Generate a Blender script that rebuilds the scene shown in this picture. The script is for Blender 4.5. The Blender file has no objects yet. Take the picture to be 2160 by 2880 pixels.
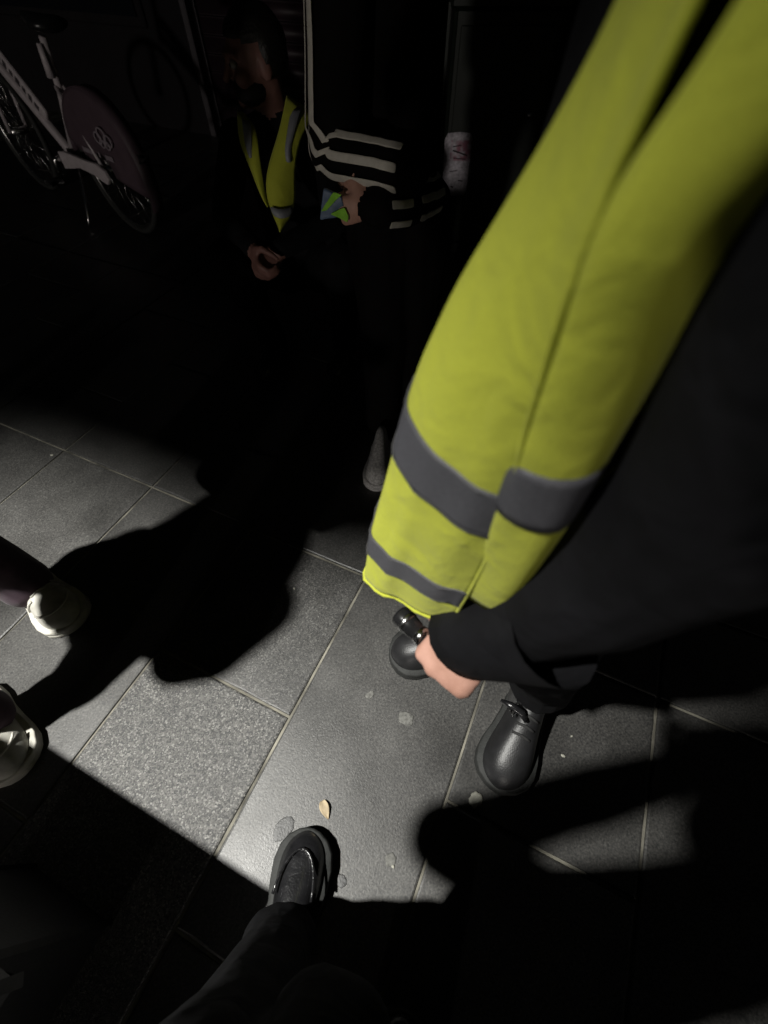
import bpy, bmesh, math, random
from mathutils import Vector as V, Matrix, noise
from mathutils.bvhtree import BVHTree
random.seed(7)
R = math.radians
scn = bpy.context.scene
col = scn.collection

# ---------------------------------------------------------------- camera
FPX, PITCH, CAMZ = 1268.0, R(53.9), 1.2          # focal length in photo pixels (2160 wide), tilt down, height
cam_d = bpy.data.cameras.new('camera')
cam = bpy.data.objects.new('camera', cam_d); col.objects.link(cam)
cam_d.sensor_fit = 'HORIZONTAL'; cam_d.sensor_width = 36.0; cam_d.lens = FPX / 2160 * 36
cam.location = (0, 0, CAMZ); cam.rotation_euler = (math.pi / 2 - PITCH, 0, 0)
cam_d.clip_start = 0.02; cam_d.clip_end = 800
cam_d.dof.use_dof = True; cam_d.dof.focus_distance = 1.0; cam_d.dof.aperture_fstop = 4.5
scn.camera = cam

# ---------------------------------------------------------------- night sky, faint far street light, exposure
SUN_EL, SUN_DIR = R(3.2), V((0.32, 0.947, 0)).normalized()   # light travels towards +y, low over the street
w = bpy.data.worlds.new('World'); scn.world = w; w.use_nodes = True
nt = w.node_tree; bg = nt.nodes['Background']
sky = nt.nodes.new('ShaderNodeTexSky'); sky.sky_type = 'NISHITA'; sky.sun_disc = False
sky.sun_elevation = SUN_EL; sky.sun_rotation = math.atan2(-SUN_DIR.x, -SUN_DIR.y)
nt.links.new(sky.outputs[0], bg.inputs[0]); bg.inputs[1].default_value = 0.002
sun_d = bpy.data.lights.new('sun', 'SUN'); sun = bpy.data.objects.new('sun', sun_d); col.objects.link(sun)
sun_d.energy = 0.32; sun_d.angle = R(2.0); sun_d.color = (1.0, 0.93, 0.86)
ld = V((SUN_DIR.x * math.cos(SUN_EL), SUN_DIR.y * math.cos(SUN_EL), -math.sin(SUN_EL)))
sun.rotation_euler = ld.to_track_quat('-Z', 'Y').to_euler(); sun.location = (-2, -6, 3)
vs = scn.view_settings
vs.view_transform = 'Standard'; vs.look = 'None'; vs.exposure = 0.0; vs.gamma = 1.0; vs.use_curve_mapping = False
scn.cycles.use_denoising = True
scn.cycles.sample_clamp_indirect = 3.0; scn.cycles.max_bounces = 4; scn.cycles.diffuse_bounces = 3; scn.cycles.glossy_bounces = 2
LAMP = V((-2.0, -0.5, 4.0)); LAMP_AIM = V((-0.78, 0.08, 0)); LAMP_POWER = 1900.0

# ---------------------------------------------------------------- helpers
S_, C_ = math.sin(PITCH), math.cos(PITCH)
def at(px, py, y=None, z=None):
    """point seen at photo pixel px,py that stands at distance y ahead, or at height z"""
    u, v = (px - 1080) / FPX, (py - 1440) / FPX
    d, f = S_ + v * C_, C_ - v * S_
    k = (CAMZ - z) / d if y is None else y / f
    return V((u * k, f * k, CAMZ - d * k))
def lerp(tab, x):
    if x <= tab[0][0]: return tab[0][1]
    for (a, b), (c, d) in zip(tab, tab[1:]):
        if x <= c: return b + (d - b) * (x - a) / (c - a)
    return tab[-1][1]
def tag(o, label=None, cat=None, group=None, kind=None):
    if label: o['label'] = label
    if cat: o['category'] = cat
    if group: o['group'] = group
    if kind: o['kind'] = kind
    return o
def empty(name, loc, label, cat, group=None, rz=0):
    o = bpy.data.objects.new(name, None); col.objects.link(o); o.location = loc; o.rotation_euler = (0, 0, rz)
    o.empty_display_size = 0.05
    bpy.context.view_layer.update()
    return tag(o, label, cat, group)
def link(name, me, mats, parent=None, smooth=True):
    o = bpy.data.objects.new(name, me); col.objects.link(o)
    if not isinstance(mats, (list, tuple)): mats = [mats]
    if len(me.materials) == 0:
        for m in mats: me.materials.append(m)
    if smooth:
        for p in me.polygons: p.use_smooth = True
    if parent:
        o.parent = parent
        if parent.parent is None and parent.type == 'EMPTY':
            o.matrix_parent_inverse = (Matrix.Translation(parent.location) @ parent.rotation_euler.to_matrix().to_4x4()).inverted()
    return o
class MB:
    """collects polygons in world coordinates and links them as one mesh"""
    def __init__(s): s.v = []; s.f = []; s.t = []
    def add(s, vs_, fs, t=0):
        n = len(s.v); s.v += [V(p) for p in vs_]; s.f += [[i + n for i in f] for f in fs]; s.t += [t] * len(fs); return s
    def rings(s, rs, t=0, cap=True, closed=True):
        n = len(rs[0]); vs_ = [p for r in rs for p in r]; fs = []
        for i in range(len(rs) - 1):
            for j in range(n if closed else n - 1):
                k = (j + 1) % n
                fs.append([i * n + j, i * n + k, (i + 1) * n + k, (i + 1) * n + j])
        if cap and closed:
            vs_ = vs_ + [sum(rs[0], V()) / n, sum(rs[-1], V()) / n]; a = len(rs) * n; e = (len(rs) - 1) * n
            for j in range(n):
                k = (j + 1) % n
                fs.append([a, k, j]); fs.append([a + 1, e + j, e + k])
        return s.add(vs_, fs, t)
    def tube(s, pts, rad, t=0, n=14, cap=True):
        pts = [V(p) for p in pts]; rad = rad if isinstance(rad, (list, tuple)) else [rad] * len(pts); rs = []; up = None
        for i, p in enumerate(pts):
            tg = (pts[min(i + 1, len(pts) - 1)] - pts[max(i - 1, 0)]).normalized()
            if up is None: up = V((0, 0, 1)) if abs(tg.z) < .9 else V((0, 1, 0))
            b = tg.cross(up).normalized(); up = b.cross(tg).normalized()
            rs.append([p + (b * math.cos(a) + up * math.sin(a)) * rad[i] for a in [2 * math.pi * j / n for j in range(n)]])
        return s.rings(rs, t, cap)
    def ell(s, c, X, Y, Z, t=0, n=16, m=10):
        c, X, Y, Z = V(c), V(X), V(Y), V(Z); rs = []
        for i in range(1, m):
            a = -math.pi / 2 + math.pi * i / m
            rs.append([c + Z * math.sin(a) + (X * math.cos(b) + Y * math.sin(b)) * math.cos(a) for b in [2 * math.pi * j / n for j in range(n)]])
        s.rings(rs, t, False); N = len(s.v); k = len(rs) * n
        s.v += [c - Z, c + Z]
        for j in range(n):
            q = (j + 1) % n
            s.f.append([N, N - k + q, N - k + j]); s.f.append([N + 1, N - n + j, N - n + q]); s.t += [t, t]
        return s
    def ball(s, c, r, t=0): return s.ell(c, (r, 0, 0), (0, r, 0), (0, 0, r), t)
    def cap(s, p0, r0, p1, r1, t=0):
        """tapered capsule"""
        p0, p1 = V(p0), V(p1); d = (p1 - p0).normalized(); up = V((0, 0, 1)) if abs(d.z) < .9 else V((0, 1, 0))
        b = d.cross(up).normalized(); u = b.cross(d); rs = []; n = 14
        for a in (-80, -55, -28, 0): rs.append((p0 + d * r0 * math.sin(R(a)), r0 * math.cos(R(a))))
        for a in (0, 28, 55, 80): rs.append((p1 + d * r1 * math.sin(R(a)), r1 * math.cos(R(a))))
        return s.rings([[c + (b * math.cos(q) + u * math.sin(q)) * r for q in [2 * math.pi * j / n for j in range(n)]] for c, r in rs], t)
    def chain(s, pts, rads, t=0):
        for i in range(len(pts) - 1): s.cap(pts[i], rads[i], pts[i + 1], rads[i + 1], t)
        return s
    def box(s, c, X, Y, Z, t=0, bev=0.0):
        c, X, Y, Z = V(c), V(X), V(Y), V(Z)
        if bev <= 0:
            vs_ = [c + X * a + Y * b + Z * d for d in (-1, 1) for (a, b) in ((-1, -1), (1, -1), (1, 1), (-1, 1))]
            return s.add(vs_, [[3, 2, 1, 0], [4, 5, 6, 7], [0, 1, 5, 4], [1, 2, 6, 5], [2, 3, 7, 6], [3, 0, 4, 7]], t)
        rs = []; lx, ly, lz = X.length, Y.length, Z.length
        def ring(ix, iz):
            o = []
            for (a, b) in ((-1, -1), (1, -1), (1, 1), (-1, 1)):
                for (e, g) in (((1, 0), (0, 1)) if a * b > 0 else ((0, 1), (1, 0))):
                    o.append(c + X * a * (1 - (bev * e + ix) / lx) + Y * b * (1 - (bev * g + ix) / ly) + Z * iz)
            return o
        k = 1 - bev / lz
        rs = [ring(bev, -1), ring(0, -k), ring(0, k), ring(bev, 1)]
        return s.rings(rs, t)
    def mesh(s, name):
        me = bpy.data.meshes.new(name); me.from_pydata([tuple(p) for p in s.v], [], s.f)
        for p, t in zip(me.polygons, s.t): p.material_index = t
        me.update(); return me
    def build(s, name, mats, parent=None, smooth=True, local=None):
        if local is not None: s.v = [p - V(local) for p in s.v]
        o = link(name, s.mesh(name), mats, parent, smooth)
        bm = bmesh.new(); bm.from_mesh(o.data); bmesh.ops.recalc_face_normals(bm, faces=bm.faces); bm.to_mesh(o.data); bm.free()
        return o
def evaluated(o, name):
    dg = bpy.context.evaluated_depsgraph_get(); dg.update()
    me = bpy.data.meshes.new_from_object(o.evaluated_get(dg)); me.name = name; return me
def fuse(mb, name, mats, parent, voxel=0.008, smooth=4, folds=None):
    """one continuous skin over all the collected solids; every face keeps the material of the nearest solid"""
    me = mb.mesh('tmp'); o = bpy.data.objects.new('tmp', me); col.objects.link(o)
    m = o.modifiers.new('r', 'REMESH'); m.mode = 'VOXEL'; m.voxel_size = voxel
    q = o.modifiers.new('s', 'SMOOTH'); q.factor = 0.5; q.iterations = smooth
    out = evaluated(o, name); bpy.data.objects.remove(o); bpy.data.meshes.remove(me)
    bvh = BVHTree.FromPolygons(mb.v, mb.f); out.materials.clear()
    for mt in mats: out.materials.append(mt)
    for p in out.polygons: p.material_index = mb.t[bvh.find_nearest(p.center + p.normal * .002)[2]]
    if folds:
        vt = {}
        for p in out.polygons:
            for i in p.vertices: vt[i] = p.material_index
        nn = [v.normal.copy() for v in out.vertices]
        for i, v in enumerate(out.vertices):
            amp, sc = folds.get(vt[i], (0, 1))
            if amp:
                c = v.co * sc; c.z *= .55
                v.co += nn[i] * amp * (noise.noise(c + V((noise.noise(c * .6) * 1.6, 3, 1))) + .5 * noise.noise(c * 2.3))
    return link(name, out, mats, parent)
def sheet(rows, name, mats, parent, thick=0.002, sub=1, offset=0.0):
    """cloth panel from a grid of points"""
    mb = MB(); mb.rings(rows, closed=False, cap=False)
    o = mb.build(name, mats, parent)
    if sub:
        m = o.modifiers.new('sub', 'SUBSURF'); m.levels = m.render_levels = sub
    m = o.modifiers.new('sol', 'SOLIDIFY'); m.thickness = thick; m.offset = offset
    return o

# ---------------------------------------------------------------- materials
def mat(name, color, rough=.6, spec=.5, metal=0., var=.15, scale=30., bump=0., bscale=200., color2=None, sheen=0., coat=0., trans=0., world=True, bdist=.002):
    m = bpy.data.materials.new(name); m.use_nodes = True; t = m.node_tree; b = t.nodes['Principled BSDF']
    b.inputs['Roughness'].default_value = rough; b.inputs['Metallic'].default_value = metal
    b.inputs['Specular IOR Level'].default_value = spec
    b.inputs['Sheen Weight'].default_value = sheen; b.inputs['Coat Weight'].default_value = coat
    g = t.nodes.new('ShaderNodeNewGeometry') if world else t.nodes.new('ShaderNodeTexCoord')
    vec = g.outputs['Position'] if world else g.outputs['Object']
    n = t.nodes.new('ShaderNodeTexNoise'); n.inputs['Scale'].default_value = scale; n.inputs['Detail'].default_value = 5
    t.links.new(vec, n.inputs['Vector'])
    r = t.nodes.new('ShaderNodeValToRGB'); c = V(color); c2 = V(color2) if color2 else c * (1 + var)
    lo = c * (1 - var)
    r.color_ramp.elements[0].position = .3; r.color_ramp.elements[1].position = .7
    r.color_ramp.elements[0].color = (*lo, 1); r.color_ramp.elements[1].color = (*[min(1, q) for q in c2], 1)
    t.links.new(n.outputs['Fac'], r.inputs['Fac']); t.links.new(r.outputs['Color'], b.inputs['Base Color'])
    if bump:
        n2 = t.nodes.new('ShaderNodeTexNoise'); n2.inputs['Scale'].default_value = bscale; n2.inputs['Detail'].default_value = 3
        t.links.new(vec, n2.inputs['Vector'])
        k = t.nodes.new('ShaderNodeBump'); k.inputs['Strength'].default_value = bump; k.inputs['Distance'].default_value = bdist
        t.links.new(n2.outputs['Fac'], k.inputs['Height']); t.links.new(k.outputs[0], b.inputs['Normal'])
    if trans:
        tr = t.nodes.new('ShaderNodeBsdfTranslucent'); mx = t.nodes.new('ShaderNodeMixShader'); mx.inputs[0].default_value = trans
        t.links.new(r.outputs['Color'], tr.inputs['Color'])
        t.links.new(b.outputs[0], mx.inputs[1]); t.links.new(tr.outputs[0], mx.inputs[2])
        t.links.new(mx.outputs[0], t.nodes['Material Output'].inputs['Surface'])
    return m
def granite():
    m = bpy.data.materials.new('granite_paving'); m.use_nodes = True; t = m.node_tree; b = t.nodes['Principled BSDF']; N = t.nodes.new; L = t.links.new
    g = N('ShaderNodeNewGeometry'); oi = N('ShaderNodeObjectInfo')
    def nz(sc, det, dist=0.):
        n = N('ShaderNodeTexNoise'); n.inputs['Scale'].default_value = sc; n.inputs['Detail'].default_value = det; n.inputs['Distortion'].default_value = dist
        L(g.outputs['Position'], n.inputs['Vector']); return n
    def ramp(src, pts):
        r = N('ShaderNodeValToRGB'); L(src, r.inputs['Fac'])
        while len(r.color_ramp.elements) < len(pts): r.color_ramp.elements.new(.5)
        for e, (p, c) in zip(r.color_ramp.elements, pts): e.position = p; e.color = (*c, 1) if not isinstance(c, float) else (c, c, c, 1)
        return r
    def mul(a, bq, f=1.):
        x = N('ShaderNodeMix'); x.data_type = 'RGBA'; x.blend_type = 'MULTIPLY'; x.inputs[0].default_value = f
        L(a, x.inputs[6]); L(bq, x.inputs[7]); return x.outputs[2]
    grain = nz(210, 3, .4); fine = nz(620, 2); blot = nz(7, 5, .3); stain = nz(2.3, 4, .6)
    base = ramp(grain.outputs['Fac'], [(.30, (.032, .032, .033)), (.44, (.060, .059, .0565)), (.56, (.078, .076, .072)), (.72, (.125, .122, .115))])
    vor = N('ShaderNodeTexVoronoi'); vor.inputs['Scale'].default_value = 330; L(g.outputs['Position'], vor.inputs['Vector'])
    sepv = N('ShaderNodeSeparateColor'); L(vor.outputs['Color'], sepv.inputs[0])
    coarse = ramp(sepv.outputs[0], [(.0, (.016, .016, .017)), (.22, (.036, .036, .036)), (.45, (.072, .070, .066)), (.85, (.115, .113, .106)), (1., (.24, .235, .22))])
    sc_ = N('ShaderNodeSeparateColor'); L(oi.outputs['Color'], sc_.inputs[0])
    mixb = N('ShaderNodeMix'); mixb.data_type = 'RGBA'; L(sc_.outputs[0], mixb.inputs[0]); L(base.outputs['Color'], mixb.inputs[6]); L(coarse.outputs['Color'], mixb.inputs[7])
    k1 = ramp(blot.outputs['Fac'], [(.25, .72), (.6, 1.0), (.8, 1.08)])
    k2 = ramp(stain.outputs['Fac'], [(.33, .62), (.5, 1.0)])
    k3 = ramp(sc_.outputs[1], [(0., .78), (1., 1.04)])
    c = mul(mul(mul(mixb.outputs[2], k1.outputs['Color']), k2.outputs['Color']), k3.outputs['Color'])
    L(c, b.inputs['Base Color'])
    rr = ramp(blot.outputs['Fac'], [(.3, .34), (.7, .48)]); L(rr.outputs['Color'], b.inputs['Roughness'])
    b.inputs['Specular IOR Level'].default_value = .5
    gv = N('ShaderNodeMix'); L(sc_.outputs[0], gv.inputs[0]); L(grain.outputs['Fac'], gv.inputs[2]); L(sepv.outputs[1], gv.inputs[3])
    ad = N('ShaderNodeMath'); ad.operation = 'ADD'; L(gv.outputs[0], ad.inputs[0])
    mf = N('ShaderNodeMath'); mf.operation = 'MULTIPLY'; mf.inputs[1].default_value = .5; L(fine.outputs['Fac'], mf.inputs[0]); L(mf.outputs[0], ad.inputs[1])
    k = N('ShaderNodeBump'); k.inputs['Distance'].default_value = .0022; L(ad.outputs[0], k.inputs['Height'])
    ks = ramp(sc_.outputs[0], [(0., .13), (.5, .3), (1., 1.0)]); L(ks.outputs['Color'], k.inputs['Strength'])
    L(k.outputs[0], b.inputs['Normal'])
    return m
M = dict(
    granite=granite(),
    mortar=mat('mortar', (.075, .07, .058), .85, .3, var=.6, scale=9, bump=.8, bscale=300, color2=(.30, .285, .235)),
    asphalt=mat('asphalt', (.045, .045, .048), .8, .4, var=.4, scale=60, bump=.5, bscale=250),
    blackcloth=mat('black_cloth', (.0055, .0055, .0065), .9, .15, var=.3, scale=25, bump=.25, bscale=900),
    jacket=mat('charcoal_jacket', (.0065, .0065, .008), .85, .2, var=.3, scale=20, bump=.3, bscale=700),
    trackie=mat('black_tracksuit', (.0035, .003, .003), .85, .12, var=.3, scale=25, bump=.2, bscale=900),
    maroon=mat('dark_plum_trousers', (.055, .030, .045), .85, .25, var=.3, scale=25, bump=.25, bscale=900, sheen=.1),
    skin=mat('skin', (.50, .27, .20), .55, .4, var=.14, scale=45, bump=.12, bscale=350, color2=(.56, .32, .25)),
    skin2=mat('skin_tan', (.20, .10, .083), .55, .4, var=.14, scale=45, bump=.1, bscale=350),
    hair=mat('dark_hair', (.008, .007, .006), .5, .4, var=.4, scale=120, bump=.8, bscale=160),
    eye=mat('eye_white', (.22, .2, .19), .25, .5, var=.03), iris=mat('eye_iris', (.03, .02, .015), .2, .5),
    hivis=mat('hivis_yellow', (.70, .74, .08), .75, .25, var=.07, scale=700, bump=.6, bscale=1000, sheen=.15, trans=.28, bdist=.001),
    hivis2=mat('hivis_lime', (.28, .62, .06), .75, .25, var=.06, scale=9, bump=.3, bscale=900, bdist=.001),
    tape=mat('reflective_tape', (.105, .105, .118), .42, .6, metal=.15, var=.30, scale=800, bump=.3, bscale=900),
    tape_lit=mat('reflective_tape_lit', (.30, .31, .34), .5, .5, var=.1, scale=30),  # same tape, its retroreflection in frontal light painted in as a paler base
    binding=mat('grey_binding', (.10, .10, .10), .8, .3),
    leather=mat('black_leather', (.010, .010, .011), .26, .6, var=.3, scale=40, bump=.25, bscale=260, coat=.3),
    dullleather=mat('worn_leather', (.015, .015, .016), .42, .5, var=.3, scale=30, bump=.25, bscale=300),
    rubber=mat('black_rubber', (.02, .021, .02), .7, .4, var=.3, scale=50, bump=.3, bscale=300),
    lace=mat('black_lace', (.03, .03, .03), .8, .3), steel=mat('polished_steel', (.6, .6, .6), .18, .5, metal=1., var=.05),
    whiteshoe=mat('white_sneaker', (.44, .43, .385), .6, .4, var=.2, scale=35, bump=.3, bscale=500),
    whitesole=mat('white_rubber_sole', (.50, .485, .43), .55, .4, var=.2, scale=30, bump=.2, bscale=200),
    greyknit=mat('grey_knit', (.68, .67, .66), .8, .3, var=.35, scale=160, bump=.6, bscale=320),
    stripe=mat('white_stripe', (.58, .55, .49), .7, .3, var=.1, scale=60, bump=.2, bscale=700),
    blue=mat('slate_blue_film', (.12, .17, .27), .5, .5, var=.2, scale=25),
    white=mat('white_bike_paint', (.52, .47, .49), .4, .5, var=.12, scale=40, coat=.2),
    purple=mat('purple_guard', (.085, .058, .072), .5, .5, var=.1, scale=20), emblem=mat('pale_emblem', (.27, .23, .26), .6, .4),
    print_=mat('dark_print', (.05, .045, .05), .6, .4),
    chrome=mat('worn_chrome', (.55, .55, .55), .25, .5, metal=1., var=.2, scale=30),
    green=mat('dark_green_paint', (.005, .009, .005), .5, .5, var=.3, scale=12, bump=.15, bscale=150),
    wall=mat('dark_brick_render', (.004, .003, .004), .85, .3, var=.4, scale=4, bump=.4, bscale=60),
    shutter=mat('plum_shutter', (.020, .009, .014), .55, .5, var=.15, scale=6),
    glass=mat('dark_glass', (.006, .007, .009), .08, .6, var=.1),
    plastic=mat('black_plastic', (.012, .012, .013), .3, .5, var=.2), torch=mat('anodised_black', (.02, .02, .021), .25, .6, metal=.3, var=.2),
    stonebench=mat('black_granite', (.02, .02, .022), .5, .5, var=.4, scale=150, bump=.2, bscale=200),
    gum=mat('pale_gum', (.32, .315, .27), .7, .4, var=.12, scale=90, bump=.4, bscale=200),
    gumgrey=mat('trodden_gum', (.125, .124, .115), .8, .3, var=.4, scale=150, bump=.5, bscale=220),
    stain=mat('dark_stain', (.05, .05, .05), .5, .5, var=.3, scale=120, bump=.5, bscale=250),
    leaf=mat('dry_leaf', (.36, .29, .19), .7, .3, var=.25, scale=80, bump=.4, bscale=200),
)
def sticker_mat():
    m = mat('worn_sticker', (.50, .47, .52), .5, .5, var=.35, scale=90, bump=.4, bscale=150)
    t = m.node_tree; N = t.nodes.new; L = t.links.new; b = t.nodes['Principled BSDF']
    tc = N('ShaderNodeTexCoord'); sp = N('ShaderNodeSeparateXYZ'); L(tc.outputs['Generated'], sp.inputs[0])
    src = b.inputs['Base Color'].links[0].from_socket
    def band(lo, hi):
        a = N('ShaderNodeMath'); a.operation = 'GREATER_THAN'; L(sp.outputs['Z'], a.inputs[0]); a.inputs[1].default_value = lo
        c = N('ShaderNodeMath'); c.operation = 'LESS_THAN'; L(sp.outputs['Z'], c.inputs[0]); c.inputs[1].default_value = hi
        e = N('ShaderNodeMath'); e.operation = 'MULTIPLY'; L(a.outputs[0], e.inputs[0]); L(c.outputs[0], e.inputs[1]); return e.outputs[0]
    nz = N('ShaderNodeTexNoise'); nz.inputs['Scale'].default_value = 34; nz.inputs['Detail'].default_value = 4; L(tc.outputs['Object'], nz.inputs['Vector'])
    th = N('ShaderNodeMapRange'); th.inputs[1].default_value = .38; th.inputs[2].default_value = .56; L(nz.outputs['Fac'], th.inputs[0])
    gx = N('ShaderNodeMath'); gx.operation = 'GREATER_THAN'; L(sp.outputs['X'], gx.inputs[0]); gx.inputs[1].default_value = .24
    e1 = N('ShaderNodeMath'); e1.operation = 'MULTIPLY'; L(band(.57, .88), e1.inputs[0]); L(th.outputs[0], e1.inputs[1])
    e2 = N('ShaderNodeMath'); e2.operation = 'MULTIPLY'; L(e1.outputs[0], e2.inputs[0]); L(gx.outputs[0], e2.inputs[1])
    x = N('ShaderNodeMix'); x.data_type = 'RGBA'; L(e2.outputs[0], x.inputs[0]); L(src, x.inputs[6]); x.inputs[7].default_value = (.34, .15, .20, 1)
    L(x.outputs[2], b.inputs['Base Color']); return m
M['sticker'] = sticker_mat()
def cloth_relief(m, sc, dist, strength=.6):
    t = m.node_tree; b = t.nodes['Principled BSDF']; g = next(n for n in t.nodes if n.type == 'NEW_GEOMETRY')
    n = t.nodes.new('ShaderNodeTexNoise'); n.inputs['Scale'].default_value = sc; n.inputs['Detail'].default_value = 2; n.inputs['Distortion'].default_value = .6
    t.links.new(g.outputs['Position'], n.inputs['Vector']); k = t.nodes.new('ShaderNodeBump'); k.inputs['Strength'].default_value = strength; k.inputs['Distance'].default_value = dist
    t.links.new(n.outputs['Fac'], k.inputs['Height']); old = b.inputs['Normal'].links[0].from_node
    t.links.new(k.outputs[0], old.inputs['Normal'])
cloth_relief(M['hivis'], 26, .006); cloth_relief(M['jacket'], 18, .012); cloth_relief(M['blackcloth'], 18, .010); cloth_relief(M['leather'], 45, .003, .5)

# ---------------------------------------------------------------- paving
LD, MD = V((.4217, .9067, 0)), V((.9067, -.4217, 0))       # the two joint directions
SW, J = .411, .0056
ground = MB().add([(-150, -150, -.03), (150, -150, -.03), (150, 150, -.03), (-150, 150, -.03)], [[0, 1, 2, 3]]).build('ground', M['asphalt'], smooth=False)
tag(ground, kind='structure')
pave = MB()
pave.add([MD * a + LD * b + V((0, 0, -.0055)) for a, b in ((-5.2, -2.6), (4.3, -2.6), (4.3, 5.6), (-5.2, 5.6))], [[0, 1, 2, 3]])
pave = pave.build('pavement', M['mortar'], smooth=False); tag(pave, kind='structure')
slab_mesh = {}
def slab(m0, l0, ln):
    key = (round(ln, 3), random.randrange(6))
    if key not in slab_mesh:
        mb = MB(); hx, hy = SW / 2 - J / 2, ln / 2 - J / 2; sd0 = len(slab_mesh) * 7.3
        cor = [(-hx, -hy), (hx, -hy), (hx, hy), (-hx, hy)]; per = []
        for q in range(4):
            (ax_, ay_), (bx2, by2) = cor[q], cor[(q + 1) % 4]; n_ = 9 if q % 2 == 0 else 14
            for k_ in range(n_): f = k_ / n_; per.append(V((ax_ + (bx2 - ax_) * f, ay_ + (by2 - ay_) * f, 0)))
        def ring(ins, z, amp):
            o_ = []
            for p in per:
                k_ = ins + amp * (max(0, noise.noise(p * 38 + V((sd0, 0, 0)))) * 1.6 + .35 * noise.noise(p * 9 + V((0, sd0, 0))))
                o_.append(V((p.x * (1 - k_ / hx), p.y * (1 - k_ / hy), z)))
            return o_
        mb.rings([ring(0, -.028, 0), ring(0, -.005, .0006), ring(.0010, -.0014, .0020), ring(.0045, 0, .0030)], cap=False)
        top = ring(.0045, 0, .0030); mb.add(top, [list(range(len(top)))]); me = mb.mesh('slab'); me.materials.append(M['granite']); slab_mesh[key] = me
    o = bpy.data.objects.new('slab', slab_mesh[key]); col.objects.link(o)
    p = MD * (m0 + SW / 2) + LD * (l0 + ln / 2)
    o.color = (1 if abs(m0 + .7265) < .02 and -.75 < l0 < -.7 else .62 if abs(m0 + .7265) < .02 and .1 < l0 < .2 else random.uniform(0, .35), random.random(), 0, 1)
    o.location = (p.x, p.y, random.uniform(-.0012, .0012)); o.rotation_euler = (random.gauss(0, .0012), random.gauss(0, .0012), math.atan2(MD.y, MD.x))
    o.parent = pave
for k in range(-11, 10):
    m0 = -.3155 + SW * k; even = k % 2
    cuts = [.555, 1.1275 if even else .842, 1.70] if even else [.555, .842, 1.414, 1.70]
    a = (.126 if even else -.302); low = []
    while a > -2.4: low.append(a); a -= .857
    b = 1.70 + (.857 if even else .4285); high = []
    while b < 5.4: high.append(b); b += .857
    cs = sorted(low) + cuts + high
    for c0, c1 in zip(cs, cs[1:]): slab(m0, c0, c1 - c0)

# ---------------------------------------------------------------- building behind, street cabinet, added bench, floodlight
Lb = 3.75                                                    # facade line along the street
fb = lambda m, l, z: MD * m + LD * l + V((0, 0, z))
bld = empty('building', fb(-2, Lb, 0), 'dark shopfront facade with plum shutter across the back of the scene', 'building')
def bbox(m0, m1, l0, l1, z0, z1): return (fb((m0 + m1) / 2, (l0 + l1) / 2, (z0 + z1) / 2), MD * (m1 - m0) / 2, LD * (l1 - l0) / 2, V((0, 0, (z1 - z0) / 2)))
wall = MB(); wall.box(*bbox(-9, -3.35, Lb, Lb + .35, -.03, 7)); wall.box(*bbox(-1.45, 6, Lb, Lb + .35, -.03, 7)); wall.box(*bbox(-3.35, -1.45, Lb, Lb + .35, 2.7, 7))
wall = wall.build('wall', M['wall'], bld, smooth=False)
for i in range(27):
    MB().box(*bbox(-3.345, -1.455, Lb + .10, Lb + .13, -.02 + i * .1, .075 + i * .1), bev=.008).build('shutter_slat', M['shutter'], bld)
for m0 in (-3.35, -1.51): MB().box(*bbox(m0, m0 + .06, Lb - .02, Lb + .09, -.02, 2.7), bev=.008).build('shutter_rail', M['print_'], bld, smooth=False)
for m0 in (-7.5, -5.3, .3, 2.6):
    fr = MB().box(*bbox(m0, m0 + 1.6, Lb - .03, Lb - .003, .6, 2.5), bev=.01).build('window', M['wall'], bld, smooth=False)
    MB().box(*bbox(m0 + .06, m0 + 1.54, Lb - .036, Lb - .031, .66, 2.44)).build('pane', M['glass'], fr, smooth=False)
pp = at(1447, 30, y=3.75)
pl = pp.dot(LD)
dp = MB().tube([V((pp.x, pp.y, z)) for z in (0, .5, 1.2, 2.5, 5)], .035, n=12).build('downpipe', M['chrome'], bld)
cab = empty('street_cabinet', at(1217, 706, z=0) + V((.22, .16, 0)), 'dark green street cabinet carrying a tall white and red sticker', 'cabinet')
cb = at(1222, 706, z=0); cx, cy = cb.x, cb.y
body_c = (cx + .23, cy + .15, .48)
MB().box(body_c, (.23, 0, 0), (0, .15, 0), (0, 0, .45), bev=.012).build('cabinet_body', M['green'], cab, smooth=False)
MB().box((cx + .23, cy + .15, .02), (.245, 0, 0), (0, .165, 0), (0, 0, .03), bev=.006).build('plinth', M['green'], cab, smooth=False)
MB().box((cx + .23, cy + .15, .945), (.25, 0, 0), (0, .17, 0), (0, 0, .018), bev=.008).build('lid', M['green'], cab, smooth=False)
cdoor = MB().box((cx + .23, cy - .004, .48), (.20, 0, 0), (0, .003, 0), (0, 0, .40), bev=.002).build('cabinet_door', M['green'], cab, smooth=False)
MB().tube([(cx + .38, cy - .03, .6), (cx + .38, cy - .008, .6)], .012).build('lock', M['chrome'], cdoor)
s0, s1 = at(1252, 405, y=cy - .012), at(1312, 545, y=cy - .012)
sz0, sz1 = at(1280, 548, y=cy - .012).z, at(1280, 375, y=cy - .012).z
st = MB(); rr_ = random.Random(3); rows = []
for i in range(15):
    f = i / 14; z = sz0 + (sz1 - sz0) * f; x0, x1 = s0.x + .001 - .004 * f, s1.x - .002 - .003 * f
    e = .012 if i in (0, 14) else 0
    rows.append([V((x0 + e + rr_.uniform(-.002, .002), cy - .010, z)), V(((x0 + x1) / 2, cy - .0105, z + (e * .4 if i == 14 else -e * .4))), V((x1 - e + rr_.uniform(-.002, .002), cy - .010, z))])
stk = sheet(rows, 'sticker', M['sticker'], cab, .001, 0); tag(stk, 'worn white sticker with a red upper part')
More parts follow.
